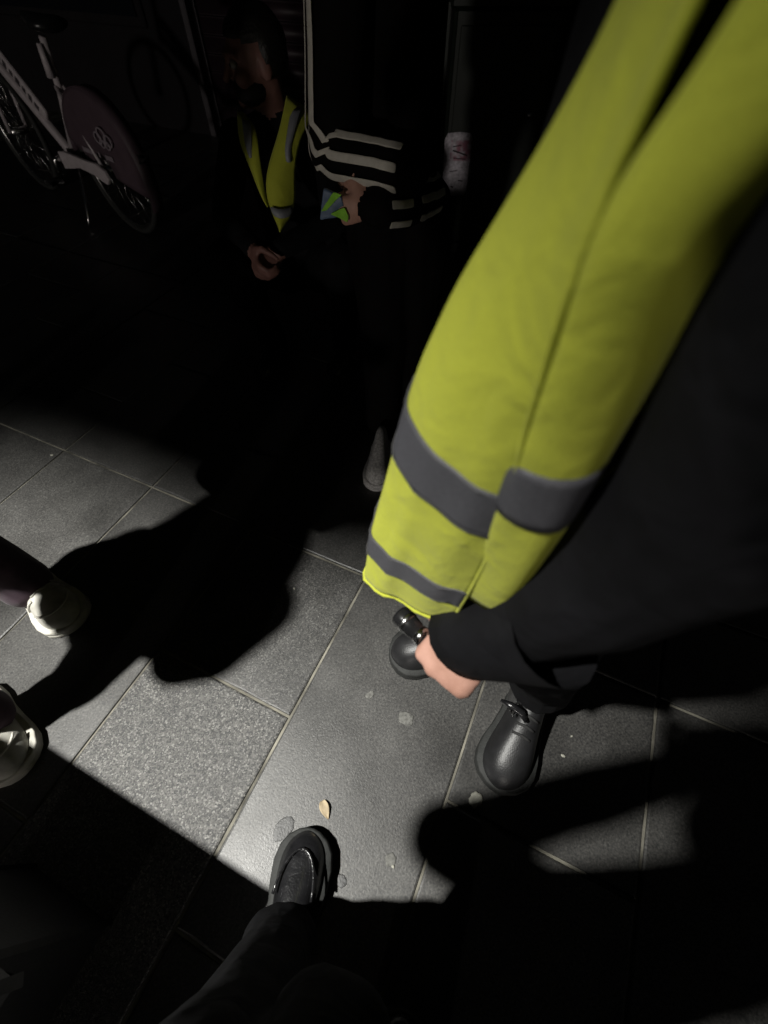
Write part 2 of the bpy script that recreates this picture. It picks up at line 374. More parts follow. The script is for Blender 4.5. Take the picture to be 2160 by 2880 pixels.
za = lambda f: sz0 + (sz1 - sz0) * f
for (xa, fa, xb, fb2, wd) in ((.3, .74, .85, .66, .0032), (.35, .62, .8, .6, .002), (.3, .8, .6, .82, .002), (.25, .4, .55, .42, .002), (.6, .25, .8, .24, .0025), (.35, .15, .45, .13, .003)):
    p, q = V((s0.x + (s1.x - s0.x) * xa, cy - .0125, za(fa))), V((s0.x + (s1.x - s0.x) * xb, cy - .0125, za(fb2)))
    n_ = (q - p).normalized().cross(V((0, 1, 0))) * wd
    MB().add([p - n_, q - n_, q + n_, p + n_], [[0, 1, 2, 3]]).build('printed_line', M['shutter'], stk, smooth=False)
# low bench added left of the photographer so its top edge throws the straight shadow edge
BL = -.300                                                   # front line of the seat along the street
bench = empty('added_bench', fb(-1.05, BL - .2, 0), 'low black bench added at lower left to cast the straight shadow edge', 'bench')
MB().box(*bbox(-2.0, -.332, BL - .42, BL, .42, .505), bev=.01).build('seat', M['stonebench'], bench, smooth=False)
for m0 in (-1.85, -.65): MB().box(*bbox(m0, m0 + .22, BL - .38, BL - .04, -.02, .42), bev=.008).build('leg', M['stonebench'], bench, smooth=False)
MB().box(*bbox(-1.63, -.65, BL - .10, BL - .06, .10, .42), bev=.006).build('front_panel', M['stonebench'], bench, smooth=False)
# floodlight on a pole, out of the frame to the left
lamp = empty('floodlight', (LAMP.x - .32, LAMP.y - .12, 0), 'floodlight on a tall pole lighting the pavement from the left', 'lamp')
MB().tube([(LAMP.x - .32, LAMP.y - .12, z) for z in (-.02, .3, 2, 4.1)], [.06, .05, .045, .04]).build('pole', M['plastic'], lamp)
MB().box((LAMP.x - .32, LAMP.y - .12, .02), (.14, 0, 0), (0, .14, 0), (0, 0, .02), bev=.006).build('base_plate', M['plastic'], lamp, smooth=False)
aim = (LAMP_AIM - LAMP).normalized(); sx = aim.cross(V((0, 0, 1))).normalized(); uy = sx.cross(aim)
hc = LAMP - aim * .13
MB().box(hc, sx * .13, uy * .10, aim * .06, bev=.01).build('lamp_head', M['plastic'], lamp, smooth=False)
MB().tube([(LAMP.x - .32, LAMP.y - .12, 4.08), tuple(hc - aim * .05)], .02).build('bracket', M['plastic'], lamp)
lens_m = bpy.data.materials.new('lamp_lens'); lens_m.use_nodes = True
lb_ = lens_m.node_tree.nodes['Principled BSDF']; lb_.inputs['Emission Color'].default_value = (1, .97, .9, 1); lb_.inputs['Emission Strength'].default_value = 6
MB().box(LAMP - aim * .066, sx * .09, uy * .07, aim * .003).build('lens', lens_m, lamp, smooth=False)
# unseen flap added to shape the light: its lower edge cuts the pool of light along the joint l = 0.56
def lampline(m, l, z):
    s = fb(m, l, 0); return s + (LAMP - s) * (z / LAMP.z)
zf = 3.2
e0, e1 = lampline(-3.6, .53, zf), lampline(-.33, .50, zf)
up_f = (LAMP - (e0 + e1) / 2); up_f = V((up_f.x * .2, up_f.y * .2, .75))
flap = MB(); nf = (e1 - e0).cross(up_f).normalized() * .003
flap.add([e0 - nf, e1 - nf, e1 - nf + up_f, e0 - nf + up_f, e0 + nf, e1 + nf, e1 + nf + up_f, e0 + nf + up_f], [[0, 1, 2, 3], [7, 6, 5, 4], [0, 4, 5, 1], [1, 5, 6, 2], [2, 6, 7, 3], [3, 7, 4, 0]])
flap.build('added_shade_flap', M['plastic'], lamp, smooth=False)
MB().tube([tuple(hc + uy * .09), tuple((e0 + e1) / 2 + up_f * .95)], .008).build('added_shade_flap_arm', M['plastic'], lamp)
sd = bpy.data.lights.new('lamp_light', 'SPOT'); so = bpy.data.objects.new('lamp_light', sd); col.objects.link(so)
so.location = LAMP; so.rotation_euler = aim.to_track_quat('-Z', 'Y').to_euler()
sd.energy = LAMP_POWER; sd.spot_size = R(43.4); sd.spot_blend = 1.0; sd.shadow_soft_size = .055; sd.color = (1.0, .985, .93)
so.parent = lamp; so.matrix_parent_inverse = Matrix.Translation(-V(lamp.location))

# ---------------------------------------------------------------- body pieces
def frame(f, up=(0, 0, 1)):
    f = V(f).normalized(); r = f.cross(V(up)).normalized(); return f, r, r.cross(f)
def head(mb, c, f, up=(0, 0, 1), s=1., t=0):
    f, r, u = frame(f, up); c = V(c)
    P = lambda a, b, d: c + (r * a + f * b + u * d) * s
    E = lambda p, a, b, d: mb.ell(p, r * a * s, f * b * s, u * d * s, t)
    E(P(0, -.01, .025), .073, .094, .095); E(P(0, .022, -.055), .055, .066, .062); E(P(0, .07, -.088), .022, .022, .02)
    mb.cap(P(0, .086, .018), .009 * s, P(0, .108, -.022), .0125 * s, t)
    for q in (-1, 1):
        E(P(.074 * q, -.012, -.012), .011, .022, .033); E(P(.040 * q, .062, -.022), .024, .028, .026)
        mb.cap(P(.012 * q, .088, .034), .010 * s, P(.048 * q, .072, .034), .009 * s, t)
    E(P(0, .084, -.055), .024, .012, .008); E(P(0, .082, -.068), .020, .012, .008)
    return P, r, f, u
def head_bits(P, r, f, u, s, parent, hair_len=0):
    for q in (-1, 1):
        e = MB().ball(P(.031 * q, .078, .012), .0125 * s).build('eye', M['eye'], parent)
        MB().ball(P(.031 * q, .0865, .012), .006 * s).build('iris', M['iris'], e)
    mb = MB(); c = P(0, -.014, .028); n, m = 30, 20; rs = []; keep = []
    for i in range(m + 1):
        a = -math.pi / 2 * .75 + (math.pi * .875 - .02) * i / m; ring = []
        for j in range(n):
            b = 2 * math.pi * j / n
            d = r * math.cos(b) * math.cos(a) + f * math.sin(b) * math.cos(a) + u * math.sin(a)
            k = 1 + .05 * noise.noise(d * 5 + V((2, 1, 0))) + .035 * noise.noise(d * 14)
            fr = max(0, math.sin(b)) * math.cos(a)
            if math.sin(a) < .42 - .25 * (1 - fr) and fr > .12: k *= .72
            if math.sin(a) < -.35 - hair_len and fr < .5: k *= .8
            ring.append(c + (r * d.dot(r) * .084 + f * d.dot(f) * .104 + u * d.dot(u) * .108) * s * k)
        rs.append(ring)
    mb.rings(rs); mb.build('hair', M['hair'], parent)
def hand(mb, wrist, d, n, left, curl=(25, 30, 20), t=0, s=1., spread=.0, thumb_curl=.3, taper=1.):
    """palm, four jointed fingers and a thumb; d wrist to knuckles, n out of the palm"""
    d = V(d).normalized(); n = V(n); n = (n - d * n.dot(d)).normalized(); sd_ = (n.cross(d) if left else d.cross(n))
    w_ = V(wrist)
    rs = []
    for k, (q, hw, ht) in enumerate(((-.01, .024, .019), (.01, .027, .018), (.03, .034, .016), (.055, .039, .0145), (.08, .040, .013), (.09, .036, .010))):
        rs.append([w_ + d * q * s + (sd_ * math.cos(a) * hw + n * math.sin(a) * ht) * s for a in [2 * math.pi * j / 14 for j in range(14)]])
    mb.rings(rs, t)
    tips = []
    for i, (o, ln, r0) in enumerate(((.029, .072, .0092), (.0098, .080, .0095), (-.0095, .074, .009), (-.0275, .058, .008))):
        p = w_ + d * (.086 - .004 * abs(i - 1)) * s + sd_ * o * s
        ang = 0; fd = (d + sd_ * spread * (1.5 - i)).normalized(); p = p - n * .0025 * s; pts = [p - d * .016 * s, p]
        for q, fr in enumerate((.45, .32, .23)):
            ang += R(curl[q]); p = p + (fd * math.cos(ang) + n * math.sin(ang)) * ln * fr * s; pts.append(p)
        mb.chain(pts, [r0 * .9 * s * taper, r0 * 1.26 * s * taper, r0 * s * taper, r0 * .9 * s * taper, r0 * .78 * s * taper], t); tips.append(p)
    b = w_ + d * .022 * s + sd_ * .026 * s + n * .006 * s
    d1 = (d * .55 + sd_ * .65 + n * .45).normalized(); p1 = b + d1 * .042 * s
    d2 = (d * .8 + sd_ * (.3 - thumb_curl) + n * (.35 + thumb_curl)).normalized(); p2 = p1 + d2 * .034 * s
    d3 = (d * .7 - sd_ * thumb_curl + n * (.3 + thumb_curl)).normalized(); p3 = p2 + d3 * .024 * s
    mb.chain([b, p1, p2, p3], [.016 * s, .0125 * s, .0105 * s, .0085 * s], t)
    return sd_, tips
def torso(mb, rows, side, t=0):
    """rows of (centre, half width, half depth); side is the unit vector across the shoulders"""
    side = V(side).normalized(); rs = []
    for c, hw, hd in rows:
        fw = V((0, 0, 1)).cross(side)
        rs.append([V(c) + side * hw * math.copysign(abs(math.cos(a)) ** .85, math.cos(a)) + fw * hd * math.sin(a) for a in [2 * math.pi * j / 24 for j in range(24)]])
    mb.rings(rs, t)
def footwear(kind, heel, toe, parent, z0=0., ln=.27, wd=.10):
    """shoe or boot along heel to toe; parts upper (> laces, strap), sole"""
    heel, toe = V(heel), V(toe); d = (toe - heel); d.z = 0; d.normalize(); s = V((d.y, -d.x, 0))
    out = [(0, .05), (.02, .33), (.08, .58), (.2, .70), (.35, .72), (.5, .82), (.65, .96), (.77, 1.0), (.87, .90), (.94, .66), (.985, .32), (1.0, .06)]
    prof = dict(boot=[(0, .9), (.1, 1.3), (.3, 1.25), (.45, 1.0), (.6, .78), (.75, .66), (.9, .52), (1, .25)],
                shoe=[(0, .62), (.1, .85), (.3, .8), (.45, .78), (.6, .66), (.75, .52), (.9, .42), (1, .2)],
                sneaker=[(0, .8), (.1, 1.05), (.3, .95), (.45, .88), (.6, .72), (.75, .60), (.9, .50), (1, .22)])[kind]
    up, so_ = dict(boot=(M['dullleather'], M['rubber']), shoe=(M['leather'], M['rubber']), sneaker=(M['whiteshoe'], M['whitesole']))[kind]
    if kind == 'sneaker' and ln < .235: up, so_ = M['greyknit'], M['greyknit']
    sh, H = dict(boot=(.038, .10), shoe=(.036, .085), sneaker=(.034, .09))[kind]
    rs = []
    for f, wf in out:
        h = lerp(prof, f) * H * (.25 if f in (0, 1.0) else .8 if f in (.02, .985) else 1); hw = wd / 2 * wf * .94; c = heel + d * ln * f
        ring = []
        for j in range(20):
            a = 2 * math.pi * j / 20; cz = math.sin(a)
            ring.append(c + s * hw * math.copysign(abs(math.cos(a)) ** .75, math.cos(a)) * (1 if cz < .1 else 1 - .12 * cz) + V((0, 0, z0 + sh - .006 + (h * abs(cz) ** .8 if cz > 0 else -.01 * abs(cz)))))
        rs.append(ring)
    mb = MB().rings(rs); u = mb.build('upper', up, parent)
    m = u.modifiers.new('sub', 'SUBSURF'); m.levels = m.render_levels = 1
    pts = [(f, wf) for f, wf in out]; loop = [heel + d * (ln * 1.03 * f - .004) + s * (wd / 2 * 1.10 * wf + .003) for f, wf in pts] + [heel + d * (ln * 1.03 * f - .004) - s * (wd / 2 * 1.10 * wf + .003) for f, wf in reversed(pts)]
    rsz = []
    for z, k in ((0, .97), (.004, 1.0), (sh * .5, 1.0), (sh * .55, .985), (sh * .62, 1.0), (sh * .95, 1.0), (sh, .97)):
        cc = sum(loop, V()) / len(loop); rsz.append([cc + (p - cc) * k + V((0, 0, z0 + z)) for p in loop])
    MB().rings(rsz).build('sole', so_, parent)
    lace = M['lace'] if kind != 'sneaker' else up
    if kind in ('boot', 'sneaker') and up is not M['greyknit']:
        for q in range(4):
            f = .36 + .075 * q; c = heel + d * ln * f; h = lerp(prof, f) * H * 1.0; hw = wd * .17
            MB().tube([c + s * hw * a + V((0, 0, z0 + sh + h * (1 - .10 * abs(a)) - .002)) for a in (-1, -.5, 0, .5, 1)], .0032, n=8).build('lace', lace, u)
    if kind == 'sneaker' and ln > .235:
        for sg in (-1, 1):
            for q in range(3):
                f0, f1_ = .40 + .085 * q, .47 + .085 * q; pts_ = []
                for a in (.12, .3, .5, .7):
                    f = f0 + (f1_ - f0) * a; h = lerp(prof, f) * H; hw = wd / 2 * lerp(out, f) * .94; an = a * math.pi / 2
                    pts_.append(heel + d * ln * f + s * sg * (hw * math.cos(an) ** .75 * (1 - .12 * math.sin(an)) + .001) + V((0, 0, z0 + sh - .005 + h * math.sin(an) ** .8)))
                MB().tube(pts_, .0035, n=8).build('side_overlay', M['whitesole'], u)
        seam = []
        for j in range(13):
            a = math.pi * (.08 + .84 * j / 12); f = .70 + .17 * math.sin(a); seam.append(heel + d * ln * f + s * wd * .40 * math.cos(a) + V((0, 0, z0 + sh + lerp(prof, f) * H * (.55 + .33 * math.sin(a)))))
        MB().tube(seam, .0030, n=8).build('toe_seam', M['whitesole'], u)
    if kind in ('shoe',):
        f = .40; c = heel + d * ln * f; h = lerp(prof, f) * H; row = []
        for e in (-.02, .02):
            row.append([c + d * e + s * wd * .43 * math.cos(a) + V((0, 0, z0 + sh - .006 + (h + .003) * max(0, math.sin(a)) ** .8)) for a in [math.pi * (.06 + .88 * j / 12) for j in range(13)]])
        sheet(row, 'strap', M['leather'], u, .004, 0)
        # raised seam round the toe
        seam = []
        for j in range(15):
            a = math.pi * (.02 + .96 * j / 14); f = .58 + .30 * math.sin(a); seam.append(heel + d * ln * f + s * wd * .36 * math.cos(a) + V((0, 0, z0 + sh + lerp(prof, f) * H * (.86 + .06 * math.sin(a)))))
        MB().tube(seam, .0028, n=8).build('toe_seam', M['leather'], u)
    return d, s
def ribbon(stations, phi0, wid, name, m, parent, lift=.0035):
    """stripe lying on a sleeve: stations are (centre, radius, outward direction)"""
    rows = []
    for i, (c, r, nrm) in enumerate(stations):
        tg = (V(stations[min(i + 1, len(stations) - 1)][0]) - V(stations[max(i - 1, 0)][0])).normalized()
        N_ = V(nrm); N_ = (N_ - tg * N_.dot(tg)).normalized(); B = tg.cross(N_)
        row = []
        for q in (-1, -.33, .33, 1):
            a = (phi0 + q * wid / 2 + .0030 * noise.noise(V(c) * 42)) / r
            row.append(V(c) + (N_ * math.cos(a) + B * math.sin(a)) * (r + lift + .002 * noise.noise(V(c) * 55)))
        rows.append(row)
    return sheet(rows, name, m, parent, .002, 1)

# ---------------------------------------------------------------- person in the hi-vis vest, close on the right (faces left)
A = empty('person', (.22, .33, 0), 'person in yellow hi-vis vest and black clothes holding a torch, close at right', 'person')
mb = MB(); SK, JK, TR = 0, 1, 2
sideA = V((.12, 1, 0))
torso(mb, [((.20, .35, .72), .11, .085), ((.19, .35, .80), .125, .095), ((.18, .35, .92), .12, .09), ((.18, .35, 1.05), .12, .085), ((.19, .35, 1.16), .125, .08), ((.20, .345, 1.27), .15, .078), ((.20, .345, 1.33), .11, .06), ((.20, .345, 1.37), .06, .05)], sideA, JK)
mb.cap((.185, .335, 1.36), .05, (.165, .335, 1.43), .048, SK)
PA = head(mb, (.145, .335, 1.52), (-1, -.15, -.25), t=SK)
# far arm, hanging and bent
mb.chain([(.215, .50, 1.31), (.27, .55, 1.03), (.27, .54, .80)], [.058, .047, .036], JK); hand(mb, (.27, .54, .785), (-.1, -.05, -1), (0, -1, 0), False, t=SK)
# near arm: shoulder, elbow, wrist; the fist closes on a torch
mb.chain([(.190, .190, 1.31), (.168, .150, 1.17), (.178, .144, 1.0), (.164, .156, .885), (.118, .184, .765)], [.056, .055, .053, .052, .044], JK)
S_AX = V((-.67, .742, 0)); D_H = V((-.5, -.45, -.74)).normalized(); N_H = V((.548, .496, -.67)).normalized()
kn = V((.062, .150, .682)); wr = kn - D_H * .088
hand(mb, wr, D_H, N_H, True, curl=(66, 92, 60), t=SK, thumb_curl=.6, taper=.88)
# legs: near knee forward, trousers widening to the boots
mb.chain([(.21, .262, .76), (.262, .262, .46), (.338, .280, .23), (.345, .282, .165)], [.095, .076, .064, .068], TR)
mb.chain([(.345, .280, .19), (.345, .275, .05)], [.050, .046], 3)
mb.chain([(.20, .42, .76), (.17, .43, .45), (.215, .43, .16), (.215, .43, .085)], [.10, .075, .064, .072], TR)
fuse(mb, 'body', [M['skin'], M['jacket'], M['blackcloth'], M['leather']], A, .0042, 3, {1: (.008, 9), 2: (.009, 8)})
head_bits(*PA, 1., A, .3)
cuff = MB(); c0, c1 = V((.150, .147, .83)), V((.094, .186, .722)); ax = (c1 - c0).normalized(); bx_ = ax.cross(V((0, 0, 1))).normalized(); by_ = bx_.cross(ax)
rs = []
for f, r_ in ((0, .050), (.4, .049), (.8, .050), (1, .051), (1.0, .046), (.7, .044)):
    rs.append([c0 + (c1 - c0) * f + (bx_ * math.cos(a) + by_ * math.sin(a)) * r_ * (1 + .05 * math.sin(3 * a + 1)) for a in [2 * math.pi * j / 20 for j in range(20)]])
cuff.rings(rs, cap=False).build('cuff', M['jacket'], A)
bt = bpy.data.objects.new('boot', None)
def boot_root(name, parent):
    o = bpy.data.objects.new(name, None); col.objects.link(o); o.empty_display_size = .03; o.parent = parent
    Mx = Matrix.Translation(parent.location) @ parent.rotation_euler.to_matrix().to_4x4(); o.matrix_parent_inverse = Mx.inverted(); return o
bpy.data.objects.remove(bt)
bA = boot_root('boot', A); footwear('boot', (.375, .315, 0), (.252, .100, 0), bA, ln=.255, wd=.118)
bk = at(1450, 1998, z=.150)
MB().box(bk, (.012, .008, 0), (-.004, .006, .004), (0, 0, .003), bev=.0015).build('buckle', M['steel'], bA)
MB().tube([bk + V((-.03, .02, .004)), bk + V((-.01, .008, .008)), bk + V((.012, -.006, .004)), bk + V((.02, -.022, -.006))], [.004, .008, .008, .004]).build('lace_knot', M['leather'], bA)
bA2 = boot_root('boot', A); footwear('boot', (.27, .425, 0), (.02, .392, 0), bA2, ln=.255, wd=.112)
# the vest: front panel wraps from the near side seam round the front; back panel behind it
Fx = [(-.20, .135), (-.10, .115), (-.03, .098), (.024, .091), (.055, .080), (.0945, .063), (.14, .042), (.192, .025), (.239, .0145), (.40, -.0143), (.484, -.022), (.50, -.023)]
Nx = [(-.20, .150), (-.10, .115), (-.03, .090), (.016, .079), (.05, .0745), (.09, .072), (.17, .0735), (.225, .079), (.273, .080), (.37, .076), (.41, .0725), (.5, .070)]
Ny = [(-.2, .215), (-.1, .195), (-.03, .180), (.016, .172), (.2, .171), (.3, .174), (.4, .182), (.5, .188)]
def vest_point(drop, s, lift=0.):
    """s 0 at the near side seam, 1 at the leftmost line, up to 2.6 on the far side"""
    fx, nx, ny = lerp(Fx, drop), lerp(Nx, drop), lerp(Ny, drop)
    P = [V((nx + .02, ny - .004, 0)), V((nx, ny, 0)), V((fx * .62 + nx * .38 - .004, ny + .034, 0)), V((fx, .262, 0)), V((fx + .026 + .11 * max(0, .2 - drop), .335, 0)), V((fx + .067 + .15 * max(0, .2 - drop), .41, 0)), V((fx + .13, .46, 0)), V((fx + .16, .47, 0))]
    tt = [-.25, 0, .5, 1, 1.5, 2.05, 2.6, 2.9]
    i = max(1, min(len(tt) - 3, next((k - 1 for k in range(1, len(tt)) if tt[k] >= s), 1)))
    a, b, c, d = P[i - 1], P[i], P[i + 1], P[i + 2]; t = (s - tt[i]) / (tt[i + 1] - tt[i])
    q = .5 * ((2 * b) + (c - a) * t + (2 * a - 5 * b + 4 * c - d) * t * t + (3 * b - a - 3 * c + d) * t ** 3)
    dv = (c - a) * (1 - t) + (d - b) * t; nrm = V((-dv.y, dv.x, 0)).normalized()
    if nrm.x > 0 and s > .3: nrm = -nrm
    if s <= .3 and nrm.y > 0: nrm = -nrm
    wv = .005 * noise.noise(V((s * 2.9, drop * 3.0, 4))) + .012 * max(0, drop - .05) * noise.noise(V((s * 6.0, drop * 3, 9))) + .0012 * noise.noise(V((s * 9, drop * 22, 1)))
    q = q + nrm * (lift + wv); q.z = CAMZ - drop; return q
ss = [i * .1 for i in range(27)]
def hem(s): return .452 + .032 * min(1, s)
vest = boot_root('vest', A)
rows = []
for k in range(34):
    f = k / 33
    row = []
    for s in ss:
        d1 = hem(s); row.append(vest_point(-.12 + (d1 + .12) * f, s))
    rows.append(row)
# arm hole and neck: taper the strap towards the shoulder
def narrow(rows, f0=.22):
    out = []
    for k, r in enumerate(rows):
        out.append(r)
    return out
sheet(rows, 'front_panel', M['hivis'], vest, .0016, 1)
def band(d0, d1, lift, name, m, s1=2.6, tilt=.0):
    rws = []
    for k in range(5):
        rws.append([vest_point((d0 + (d1 - d0) * k / 4) + tilt * min(1, s), s, lift) for s in ss if s <= s1])
    return sheet(rws, name, m, vest, .0007, 1)
band(.221, .272, .0016, 'reflective_band', M['tape'], tilt=-.003)
band(.366, .402, .0016, 'reflective_band', M['tape'], tilt=.022)
for dd, tl in ((.2235, -.003), (.2695, -.003), (.3685, .022), (.3995, .022)):
    MB().tube([vest_point(dd + tl * min(1, s), s, .0021) for s in ss], .0005, n=5).build('stitching', M['binding'], vest)
MB().tube([vest_point(hem(s), s, .0005) for s in ss], .0022, n=8).build('hem_binding', M['hivis'], vest)
MB().tube([vest_point(-.12 + (hem(0) + .12) * k / 20, 0, .0003) for k in range(21)], .002, n=8).build('side_binding', M['hivis'], vest)
# back panel
def back_point(drop, s, lift=0.):
    base = lerp([(-.2, .17), (-.1, .128), (0, .094), (.02, .088), (.042, .081), (.056, .071), (.5, .070)], drop)
    yy = lerp([(-.2, .205), (-.05, .172), (.03, .168), (.1, .175), (.25, .177), (.5, .195)], drop)
    x = base + .20 * s; y = yy - .024 * math.sin(math.pi * min(1, max(0, s - .02) / .26)) + .055 * min(1, max(0, s - .28) / .25) + .12 * max(0, s - .55) ** 2
    fold = .006 * math.sin(s * 30 + drop * 7 + 2.2) * max(0, .8 - abs(drop - .12) * 2.0) + .006 * noise.noise(V((s * 7, drop * 5, 2)))
    return V((x, y + fold - lift, CAMZ - drop + .02 * s))
br = [i / 16 for i in range(17)]
sheet([[back_point(-.12 + .50 * k / 24, s) for s in br] for k in range(25)], 'back_panel', M['hivis'], vest, .0016, 1)
sheet([[back_point(.187 + .05 * k / 3, s, .0018) for s in br] for k in range(4)], 'reflective_band', M['tape'], vest, .0007, 1)
torch = empty('torch', kn + S_AX * .05, 'black torch with bright steel ring held in the fist under the yellow vest', 'torch')
ta = kn + N_H * .026 - D_H * .004
prof = [(-.034, .009), (-.033, .0105), (.03, .0105), (.031, .0097), (.036, .0097), (.037, .011), (.058, .011), (.059, .012), (.075, .0135), (.086, .0135), (.088, .012)]
tb = MB().tube([ta + S_AX * a for a, b in prof], [b for a, b in prof], n=24).build('torch_body', M['torch'], torch)
MB().tube([ta + S_AX * a for a in (.044, .0445, .0535, .054)], [.0112, .0121, .0121, .0112], n=24).build('steel_ring', M['steel'], torch)
MB().tube([ta + S_AX * a for a in (.0705, .071, .077, .0775)], [.0133, .0141, .0141, .0133], n=24).build('steel_ring', M['chrome'], torch)
MB().tube([ta + S_AX * a for a in (.087, .0892)], .0105, n=24).build('torch_lens', M['glass'], torch)

# ---------------------------------------------------------------- photographer (legs in view, body behind the camera)
Cp = empty('person', (-.15, -.22, 0), 'photographer in black trousers, one black leather shoe at the bottom', 'person')
mb = MB(); sideC = V((1, .1, 0))
torso(mb, [((-.21, -.27, .72), .15, .09), ((-.225, -.26, .80), .18, .10), ((-.24, -.255, .92), .195, .10), ((-.235, -.255, 1.04), .19, .095), ((-.22, -.26, 1.14), .175, .09), ((-.21, -.26, 1.26), .175, .085), ((-.215, -.25, 1.33), .13, .07), ((-.22, -.24, 1.37), .06, .055)], sideC, 1)
mb.cap((-.22, -.24, 1.36), .05, (-.235, -.20, 1.43), .048, 0)
PC = head(mb, (-.245, -.165, 1.505), (.5, 1, -.6), t=0)
mb.chain([(-.385, -.26, 1.27), (-.43, -.13, 1.06), (-.17, -.07, 1.215)], [.060, .054, .040], 1); hand(mb, (-.155, -.068, 1.22), (.62, .2, .1), (.3, .3, -.5), False, curl=(20, 30, 20), t=0)
mb.chain([(-.035, -.23, 1.27), (.08, -.24, 1.08), (.11, -.10, 1.20)], [.058, .048, .036], 1); hand(mb, (.10, -.09, 1.21), (-.62, .3, .12), (-.3, .3, -.5), True, curl=(20, 30, 20), t=0)
mb.chain([(-.25, -.27, .78), (-.185, -.215, .45), (-.187, -.165, .13), (-.187, -.160, .075)], [.095, .075, .062, .066], 2)
mb.chain([(-.10, -.27, .78), (-.065, -.19, .46), (.0, -.42, .13), (.0, -.43, .075)], [.095, .075, .060, .064], 2)
fuse(mb, 'body', [M['skin'], M['jacket'], M['blackcloth']], Cp, .0065, 4, {1: (.006, 9), 2: (.008, 8)})
head_bits(*PC, 1., Cp, .2)
f1 = boot_root('shoe', Cp); footwear('shoe', (-.200, -.245, 0), (-.157, .018, 0), f1, ln=.267, wd=.104)
f2 = boot_root('shoe', Cp); footwear('shoe', (.0, -.51, 0), (.03, -.25, 0), f2, ln=.267, wd=.112)
vd = V((0, C_, -S_)); vu = V((0, S_, C_)); pc = V((-.035, 0, CAMZ)) - vd * .016 - vu * .012
phone = empty('phone', pc, 'dark phone held up by the photographer at the camera', 'phone')
MB().box(pc, (.078, 0, 0), vu * .037, vd * .004, bev=.003).build('phone_body', M['plastic'], phone, smooth=False)
MB().box(pc - vd * .0046, (.074, 0, 0), vu * .034, vd * .0004).build('screen', M['glass'], phone, smooth=False)

# ---------------------------------------------------------------- person with white sneakers on the left
B = empty('person', (-1.05, .36, 0), 'person in plum trousers and white sneakers standing at the left edge', 'person')
mb = MB(); sideB = V((-.25, 1, 0)).normalized()
torso(mb, [((-1.0, .37, .70), .15, .10), ((-.98, .37, .82), .165, .11), ((-.95, .37, .98), .165, .11), ((-.93, .37, 1.14), .18, .105), ((-.92, .37, 1.28), .185, .095), ((-.92, .37, 1.36), .14, .075), ((-.92, .37, 1.40), .06, .055)], sideB, 1)
mb.cap((-.92, .37, 1.38), .05, (-.90, .37, 1.46), .048, 0)
PB = head(mb, (-.88, .37, 1.54), (1, .1, -.2), t=0)
mb.chain([(-.89, .20, 1.31), (-.87, .165, 1.08), (-.87, .20, .89)], [.065, .062, .058], 1); hand(mb, (-.87, .20, .88), (-.2, .2, -1), (0, 1, 0), False, t=0)
mb.chain([(-.95, .55, 1.31), (-.98, .62, 1.08), (-.83, .56, .98)], [.06, .05, .04], 1); hand(mb, (-.82, .555, .98), (.8, -.3, 0), (0, 0, -1), True, t=0)
mb.chain([(-1.01, .45, .78), (-1.03, .53, .45), (-.995, .575, .15), (-.985, .575, .085)], [.105, .082, .066, .066], 2)
mb.chain([(-.96, .31, .78), (-.925, .245, .45), (-.918, .238, .15), (-.918, .238, .085)], [.095, .068, .056, .058], 2)
fuse(mb, 'body', [M['skin'], M['jacket'], M['maroon']], B, .008, 4, {1: (.010, 7), 2: (.009, 8)})
head_bits(*PB, 1., B, .1)
g1 = boot_root('sneaker', B); footwear('sneaker', (-1.055, .635, 0), (-.845, .475, 0), g1, ln=.262, wd=.118)
g2 = boot_root('sneaker', B); footwear('sneaker', (-1.022, .305, 0), (-.838, .125, 0), g2, ln=.265, wd=.118)

# ---------------------------------------------------------------- crouching man in a hi-vis vest
Dm = empty('person', (-.32, 1.68, 0), 'dark-haired man in yellow vest crouching with clasped hands by the bicycle', 'person')
mb = MB(); sideD = V((1, 0, 0)); kD = .88
torso(mb, [((-.31, 1.85, .30), .13, .10), ((-.31, 1.84, .39), .135, .105), ((-.312, 1.80, .52), .124, .09), ((-.316, 1.77, .65), .128, .08), ((-.316, 1.735, .755), .138, .07), ((-.316, 1.715, .81), .105, .057), ((-.316, 1.70, .836), .053, .048)], sideD, 1)
mb.cap((-.316, 1.71, .81), .046, (-.325, 1.67, .90), .044, 0)
PD = head(mb, at(716, 172, y=1.66), (-.9, -.45, -.12), t=0, s=.80)
hw_ = at(735, 765, y=1.36)
mb.chain([(-.453, 1.735, .76), (-.50, 1.58, .60), hw_ + V((-.03, .06, .045))], [.049, .041, .030], 1)
mb.chain([(-.18, 1.735, .76), (-.15, 1.56, .60), hw_ + V((.057, .06, .04))], [.049, .041, .030], 1)
hand(mb, hw_ + V((-.03, .053, .04)), (.35, -.6, -.45), (1, .3, 0), False, curl=(35, 55, 30), t=0, s=.84)
hand(mb, hw_ + V((.057, .053, .035)), (-.6, -.45, -.28), (-.4, .3, -.9), True, curl=(40, 55, 30), t=0, s=.84)
mb.chain([(-.37, 1.82, .33), (-.50, 1.52, .50), (-.47, 1.72, .10), (-.47, 1.72, .06)], [.09, .067, .052, .056], 2)
mb.chain([(-.25, 1.82, .33), (-.14, 1.52, .50), (-.17, 1.72, .10), (-.17, 1.72, .06)], [.09, .067, .052, .056], 2)
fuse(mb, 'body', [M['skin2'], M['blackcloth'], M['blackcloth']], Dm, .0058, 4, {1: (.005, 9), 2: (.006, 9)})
head_bits(*PD, .80, Dm, .25)
P_, r_d, f_d, u_d = PD
MB().ell(P_(0, .030, -.060), r_d * .047, f_d * .052, u_d * .040).build('beard', M['hair'], Dm)
